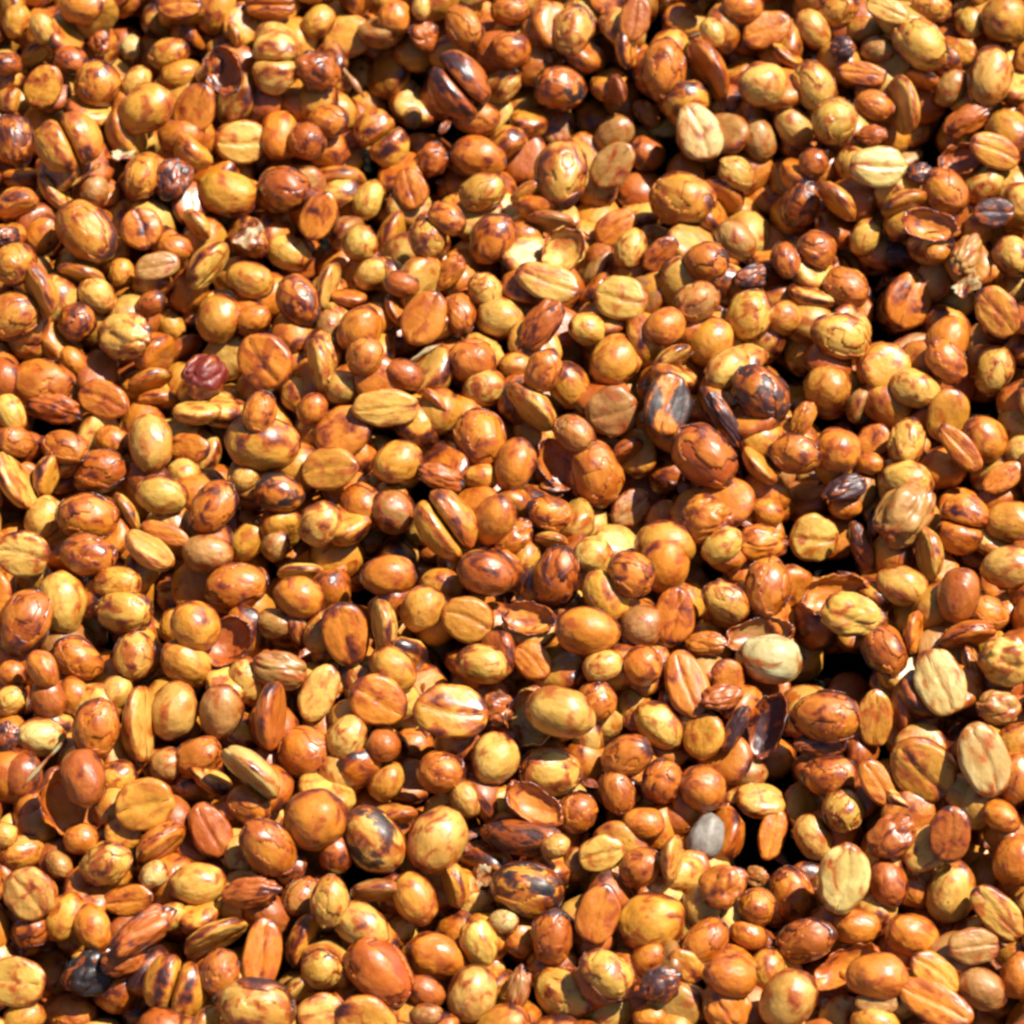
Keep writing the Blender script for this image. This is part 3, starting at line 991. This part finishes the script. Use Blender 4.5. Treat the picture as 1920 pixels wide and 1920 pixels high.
COLOUR_WORD = {'y': 'pale yellow', 'c': 'cream', 'g': 'golden', 'o': 'orange', 'r': 'red-brown', 't': 'dull tan', 'd': 'blackish', 'w': 'silvery', 'x': 'red-orange'}
POSE_WORD = {'D': 'round-backed bean', 'F': 'flat-side-up bean', 'E': 'bean on edge'}
anchors = [r for r in rows if r['short']]
SIDE = ['right of', 'up right of', 'just above', 'up left of', 'left of', 'down left of', 'just below', 'down right of']
SMALL = 'zero one two three four five six seven eight nine ten eleven twelve thirteen fourteen fifteen sixteen seventeen eighteen nineteen'.split()
TENS = 'x x twenty thirty forty fifty sixty seventy eighty ninety'.split()
def spell(n):
    n = int(min(max(round(n), 0), 99))
    return SMALL[n] if n < 20 else TENS[n // 10] + ('-' + SMALL[n % 10] if n % 10 else '')
def sayings(r):
    """ways to say which bean this is, the best first"""
    near = []
    for a in anchors:
        dx, dy = r['px'] - a['px'], a['py'] - r['py']
        near.append((math.hypot(dx, dy), math.degrees(math.atan2(dy, dx)) % 360, a['short']))
    near.sort()
    what = r['look'] + ' ' + POSE_WORD[r['kind']]
    out = []
    if near[0][0] < 150: out.append('%s %s %s' % (what, SIDE[int((near[0][1] + 22.5) // 45) % 8], near[0][2]))
    for a in near[:5]:
        for b in near[:5]:
            t = abs(a[1] - b[1]) % 360
            if a < b and b[0] < 300 and 125 < min(t, 360 - t):
                out.append('%s between %s and %s' % (what, a[2], b[2]))
    for a in near[:2]:
        if a[0] < 210: out.append('%s %s %s' % (what, SIDE[int((a[1] + 22.5) // 45) % 8], a[2]))
    out.append('%s %s percent across and %s percent down the picture' % (what, spell(r['px'] / 19.2), spell(r['py'] / 19.2)))
    return out
for r in rows:
    look = COLOUR_WORD.get(r['col'], '')
    if r['stain'] >= 2 and r['col'] in 'ygot': look = 'stained ' + look
    elif r['L'] > 112 and r['W'] > 85: look = 'large ' + look
    elif r['L'] < 72: look = 'small ' + look
    r['look'] = look
count = {}
for r in single:
    if r['label']: continue
    r['say'] = sayings(r)
    for t in set(r['say']): count[t] = count.get(t, 0) + 1
for r in single[:300]:
    if not r['label']: r['label'] = next((t for t in r['say'] if count[t] == 1 and len(t.split()) <= 16), r['say'][-1])

NAMES = {'D': 'coffee_bean', 'F': 'coffee_bean', 'E': 'coffee_bean', 'P': 'bean_pair', 'S': 'dried_cherry', 'H': 'empty_hull',
         'C': 'husk_flake', 'K': 'straw_sliver', 'Q': 'pebble'}
CATS = {'D': 'coffee bean', 'F': 'coffee bean', 'E': 'coffee bean', 'P': 'bean pair', 'S': 'dried cherry', 'H': 'hull', 'C': 'husk', 'K': 'straw', 'Q': 'pebble'}
GROUPS = {'coffee bean': 'coffee beans on top of the heap', 'bean pair': 'bean pairs still joined face to face', 'dried cherry': 'shrivelled coffee cherries in the heap',
          'hull': 'empty hulls among the beans', 'husk': 'husk flakes among the beans', 'straw': 'straw slivers among the beans'}

def tilt_rot(R, amt):
    a = rng.normal(size=2) * amt
    e1, e2 = R[:, 0], R[:, 1]
    ax = e1 * a[0] + e2 * a[1]
    n = np.linalg.norm(ax)
    if n < 1e-6: return R
    return np.array(Matrix.Rotation(n, 3, Vector(ax / n))) @ R

def orient(r):
    ca, sa = math.cos(r['ang']), math.sin(r['ang'])
    e1 = ca * RIGHT + sa * UPV; e2 = -sa * RIGHT + ca * UPV; e3 = BACK
    k = r['kind']
    L, W = r['L'] * PXM / 2, r['W'] * PXM / 2
    if k == 'F':
        R = np.stack([e1, -e2, -e3], 1); d = (L, W, W * 0.56); t = 0.13
    elif k == 'E':
        a = 0.42
        z = e2 * math.cos(a) - e3 * math.sin(a)
        R = np.stack([e1, np.cross(z, e1), z], 1); d = (L, L * 0.72, W * 0.82); t = 0.06
    elif k == 'H':
        a = 0.30
        z = -e3 * math.cos(a) - e2 * math.sin(a)
        R = np.stack([e1, np.cross(z, e1), z], 1); d = (L, W, min(L, W) * 0.55); t = 0.12
    elif k == 'P':
        R = np.stack([e1, e2, e3], 1); d = (L, W, min(L, W) * 0.62); t = 0.08
    elif k == 'K':
        R = np.stack([e1, e2, e3], 1); d = (L, W * 0.7, W * 0.7); t = 0.1
    elif k == 'C':
        R = np.stack([e1, e2, e3], 1); d = (L, W, W * 0.4); t = 0.25
    elif k == 'S':
        R = np.stack([e1, e2, e3], 1); d = (L, W, W * 0.75); t = 0.2
    elif k == 'Q':
        R = np.stack([e1, e2, e3], 1); d = (L, W, W * 0.8); t = 0.1
    else:
        R = np.stack([e1, e2, e3], 1); d = (L, W, W * 0.66); t = 0.17
    if k in 'DS' and rng.random() < 0.5:           # end for end, so the same template shows another way round
        R = np.stack([-R[:, 0], -R[:, 1], R[:, 2]], 1)
    return tilt_rot(R, t), np.array(d)

MASK = np.zeros((480, 480), bool)
my, mx_ = np.mgrid[0:480, 0:480] * 4 + 2
def mask_ellipse(px, py, L, W, ang, s=0.5):
    """window of the quarter-size picture and the ellipse inside it"""
    k = max(L, W) * s
    a, b = max(0, int((py - k) / 4)), min(480, int((py + k) / 4) + 1)
    c, d = max(0, int((px - k) / 4)), min(480, int((px + k) / 4) + 1)
    if b <= a or d <= c: a, b, c, d = 0, 0, 0, 0
    dx, dy = mx_[a:b, c:d] - px, -(my[a:b, c:d] - py)
    u = dx * math.cos(ang) + dy * math.sin(ang); v = -dx * math.sin(ang) + dy * math.cos(ang)
    return (slice(a, b), slice(c, d)), (u / (L * s)) ** 2 + (v / (W * s)) ** 2 < 1

def place(r):
    R, d = orient(r)
    prof = profile(cov(R, d), 0.80)
    z = 0.0
    P = ray_point(r['px'], r['py'], z)
    base = float(surf(P[0], P[1])) + (float(pit_depth(P[0], P[1])) if r['lev'] >= 0 else 0)
    for _ in range(5):
        P = ray_point(r['px'], r['py'], z)
        nz = rest(prof, P[0], P[1])
        if nz is None: nz = base
        z = 0.5 * z + 0.5 * nz
    z = min(z, base + 0.0042 + 0.0020 * max(r['lev'], -1) + (0.004 if r['kind'] in 'KC' else 0))
    P = ray_point(r['px'], r['py'], z)
    stamp(prof, P[0], P[1], z)
    r['R'], r['d'], r['P'] = R, d, P

order = sorted(rows, key=lambda r: (r['lev'] + (3 if r['kind'] in 'K' else 0), -r['L'] * r['W']))
for r in order:
    place(r)
    win, e = mask_ellipse(r['px'], r['py'], r['L'], r['W'], r['ang'])
    MASK[win] |= e

# smaller beans wedged into the gaps between them
RX, RY = np.array([r['px'] for r in rows]), np.array([r['py'] for r in rows])
RL, RZ = np.array([max(r['L'], r['W']) for r in rows]), np.array([r['P'][2] for r in rows])
tries = gaps = 0
while tries < 7000 and gaps < 330:
    tries += 1
    px, py = rng.uniform(-40, 1960), rng.uniform(-40, 1960)
    i, j = int(min(max(py / 4, 0), 479)), int(min(max(px / 4, 0), 479))
    if MASK[i, j]: continue
    ang = rng.uniform(0, math.pi); asp = rng.uniform(0.74, 0.92); L = rng.uniform(100, 122)
    while L > 70:
        W = L * asp
        win, e = mask_ellipse(px, py, L, W, ang); n = e.sum()
        if not n or (MASK[win] & e).sum() / n < 0.30: break
        L *= 0.88
    if L <= 70: continue
    P = ray_point(px, py, -0.002)
    if pit_depth(P[0], P[1]) > 0.0025: continue
    k = rng.choice(list('DDDFE'))
    r = dict(px=px, py=py, L=L, W=W if k != 'E' else L * 0.5, ang=ang, kind=k, lev=-1)
    R, d = orient(r)
    prof = profile(cov(R, d), 0.74)
    z = -0.003
    for _ in range(4):
        P = ray_point(px, py, z); nz = rest(prof, P[0], P[1])
        if nz is None: break
        z = 0.5 * z + 0.5 * nz
    z = min(z, float(surf(P[0], P[1])) - 0.0022)
    dn = np.hypot(RX - px, RY - py)
    near = dn < 0.46 * (RL + L)
    if near.any(): z = min(z, float(RZ[near].min()) - 0.0012)
    P = ray_point(px, py, z)
    stamp(prof, P[0], P[1], z)
    MASK[win] |= e; gaps += 1
    HEAP.append((R, P, d, *heap_tint()))

# ------------------------------------------------------------------ build the picked-out things
def link(name, mesh, parent=None):
    o = bpy.data.objects.new(name, mesh)
    COL.objects.link(o)
    if parent is not None: o.parent = parent
    return o

def shade(o, tint, stain, char=0):
    o.color = (float(tint[0]), float(tint[1]), float(tint[2]), min(stain, 4) / 4.0)
    o.pass_index = char

def set_pose(o, P, R, d):
    M = np.eye(4); M[:3, :3] = R * np.asarray(d)[None, :]; M[:3, 3] = P
    o.matrix_world = Matrix(M.tolist())

def vary(c, amt=0.10):
    t = np.array(TINT[c]) * rng.uniform(1 - amt, 1 + amt)
    return np.clip(t * np.array([1, rng.uniform(0.94, 1.07), rng.uniform(0.9, 1.1)]), 0, 0.85)

for n, r in enumerate(rows):
    k = r['kind']; R, d, P = r['R'], r['d'], r['P']
    char = 1 if r['stain'] == 9 else 0
    stain = 2 if char else r['stain'] + rng.uniform(-0.4, 0.6) - (1.2 if r['col'] in 'cw' else 0)
    stain = max(stain, 0)
    tint = vary(r['col'])
    if r['col'] == 'r': stain += 1.0
    if r['col'] == 'x' and k == 'S': tint = np.array([0.15, 0.012, 0.004])
    if r.get('mass'):
        HEAP.append((R, P, d, tint, stain)); continue
    v = int(rng.integers(0, 14))
    if k == 'P':
        o = link(NAMES[k], None)
        M = np.eye(4); M[:3, :3] = R; M[:3, 3] = P
        o.matrix_world = Matrix(M.tolist()); o.empty_display_size = 0.003
        for s in (-1, 1):
            h = link('bean_half', BEANS[int(rng.integers(0, 14))], o)
            gape = s * rng.uniform(0.04, 0.16)
            zd = np.array([0, s * math.cos(gape * s), -math.sin(abs(gape))])
            zd /= np.linalg.norm(zd); xd = np.array([1.0, 0, 0])
            Rl = np.stack([xd, np.cross(zd, xd), zd], 1)
            M = np.eye(4); M[:3, :3] = Rl * np.array([d[0], d[2] * 1.05, d[1] * 0.5])[None, :]
            M[:3, 3] = (rng.normal() * 0.0002, s * d[1] * 0.5, -rng.uniform(0, 0.0004))
            h.matrix_local = Matrix(M.tolist())
            shade(h, vary(r['col'], 0.06), stain)
    else:
        if k in 'DFE': me = BEANS[v]
        elif k == 'S': me = CHERRIES[v % 8]
        elif k == 'H': me = HULLS[v % 6]
        elif k == 'C': me = FLAKES[v % 5]
        elif k == 'K': me = STRAWS[v % 4]
        else: me = PEBBLE
        o = link(NAMES[k], me)
        set_pose(o, P, R, d)
        shade(o, tint, stain, char)
        if k in 'FE':
            c = link('crease', CREASES[v], o)
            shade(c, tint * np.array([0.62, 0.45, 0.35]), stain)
        if k in 'DE' and r['col'] not in 'cw' and (r['stain'] >= 1 or rng.random() < 0.25) and rng.random() < 0.75:
            c = link('dried_skin', SKINS[v], o)
            nc = {'y': 'g', 'g': 'o', 'o': 'r', 'r': 'o', 'c': 'y', 't': 'o', 'd': 'r', 'w': 't', 'x': 'o'}[r['col']]
            shade(c, 0.5 * vary(nc) + 0.5 * tint, stain + 0.6, char)
    o['label'] = r['label']; o['category'] = CATS[k]
    if CATS[k] in GROUPS: o['group'] = GROUPS[CATS[k]]

# ------------------------------------------------------------------ the rest of the heap: one mass
VT, FT, _ = closed(10, 'flat', 2.2, egg=0.06, warp=0.10)
TEMPL = [closed(10, 'flat', s, egg=e, warp=0.10)[:2] for s, e in ((2.2, 0.06), (5.1, -0.1), (8.4, 0.12), (11.7, -0.04))]
nb = len(HEAP)
nvt, nft = len(TEMPL[0][0]), len(TEMPL[0][1])
AV = np.empty((nb, nvt, 3)); AL = np.empty((nb, nvt, 3)); AO = np.empty((nb, nvt, 3)); AC = np.empty((nb, nvt, 4))
for i, (R, P, d, t, s) in enumerate(HEAP):
    T = TEMPL[i % 4][0]
    AV[i] = (T * np.asarray(d)) @ R.T + P
    AL[i] = T + rng.uniform(0, 97); AO[i] = T
    AC[i] = (*t, min(s, 4) / 4)
AF = (TEMPL[0][1][None] + (np.arange(nb) * nvt)[:, None, None]).reshape(-1, 4)
me = to_mesh("bean_heap", AV.reshape(-1, 3), AF, [M_HEAP])
at = me.attributes.new("bean_place", 'FLOAT_VECTOR', 'POINT'); at.data.foreach_set("vector", AL.astype(np.float32).ravel())
al = me.attributes.new("bean_local", 'FLOAT_VECTOR', 'POINT'); al.data.foreach_set("vector", AO.astype(np.float32).ravel())
ac = me.attributes.new("bean_tint", 'FLOAT_COLOR', 'POINT'); ac.data.foreach_set("color", AC.astype(np.float32).ravel())
ho = link("bean_heap", me)
ho['kind'] = 'stuff'; ho['label'] = 'mass of smaller coffee beans filling the heap below'; ho['category'] = 'coffee beans'

# crumbs of skin and chaff that stick in the gaps: too many and too small to count
u, v = disc_grid(4)
CT = np.stack([u, v * 0.8, 0.35 * u * u - 0.4 * v * v + 0.2 * u * v], 1)
CT, CQ = solid(CT, quads(4), 0.10)
cv, cl, cc, co = [], [], [], []
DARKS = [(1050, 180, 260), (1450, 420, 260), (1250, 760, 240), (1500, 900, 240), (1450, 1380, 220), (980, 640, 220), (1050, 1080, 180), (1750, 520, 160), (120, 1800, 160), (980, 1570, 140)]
HB = H.copy()
for sh in (3, 6, 9):
    for ax in (0, 1):
        HB = HB + np.roll(H, sh, ax) + np.roll(H, -sh, ax)
HB /= 13
crumb_tries = 0
while len(cv) < 420 and crumb_tries < 9000:
    crumb_tries += 1
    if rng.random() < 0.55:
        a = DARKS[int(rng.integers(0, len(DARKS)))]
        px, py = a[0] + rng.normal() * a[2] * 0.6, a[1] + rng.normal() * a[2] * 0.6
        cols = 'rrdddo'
    else:
        px, py = rng.uniform(-60, 1980), rng.uniform(-60, 1980); cols = 'roottyrd'
    dd = np.array([rng.uniform(0.0008, 0.0026), rng.uniform(0.0006, 0.0015), rng.uniform(0.0003, 0.0007)])
    R = rand_rot(0.80)
    P = ray_point(px, py, 0.0)
    for _k in range(3):
        i, j = int((P[0] - X0) / RES), int((P[1] - Y0) / RES)
        if not (0 <= i < NX and 0 <= j < NY): break
        P = ray_point(px, py, H[i, j] + 0.0002)
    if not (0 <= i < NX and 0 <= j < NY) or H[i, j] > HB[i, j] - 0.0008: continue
    n0 = lump(CT, rng.uniform(0, 60), 0.25, 1.6)
    T = CT * (1 + n0)[:, None]
    cv.append((T * dd) @ R.T + P); cl.append(T + rng.uniform(0, 97)); co.append(T)
    cc.append(np.tile((*(np.array(TINT[rng.choice(list(cols))]) * rng.uniform(0.7, 1.1)), 0.3), (len(T), 1)))
CF_ = (CQ[None] + (np.arange(len(cv)) * len(CT))[:, None, None]).reshape(-1, 4)
cm_ = to_mesh("skin_crumbs", np.vstack(cv), CF_, [M_HEAP])
for nm, ty, key, arr in (("bean_place", 'FLOAT_VECTOR', "vector", cl), ("bean_local", 'FLOAT_VECTOR', "vector", co), ("bean_tint", 'FLOAT_COLOR', "color", cc)):
    q_ = cm_.attributes.new(nm, ty, 'POINT'); q_.data.foreach_set(key, np.vstack(arr).astype(np.float32).ravel())
cr = link("skin_crumbs", cm_)
cr['kind'] = 'stuff'; cr['label'] = 'dark crumbs of dried skin and chaff among the beans'; cr['category'] = 'chaff'

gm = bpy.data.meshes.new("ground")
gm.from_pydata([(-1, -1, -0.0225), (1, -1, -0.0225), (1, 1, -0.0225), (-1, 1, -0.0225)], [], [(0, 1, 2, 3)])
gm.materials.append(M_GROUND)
go_ = link("ground", gm); go_['kind'] = 'structure'; go_['label'] = 'woven drying net under the beans, coloured near-black as pit shade'
print("heap", nb, "gaps", gaps, "rows", len(rows))
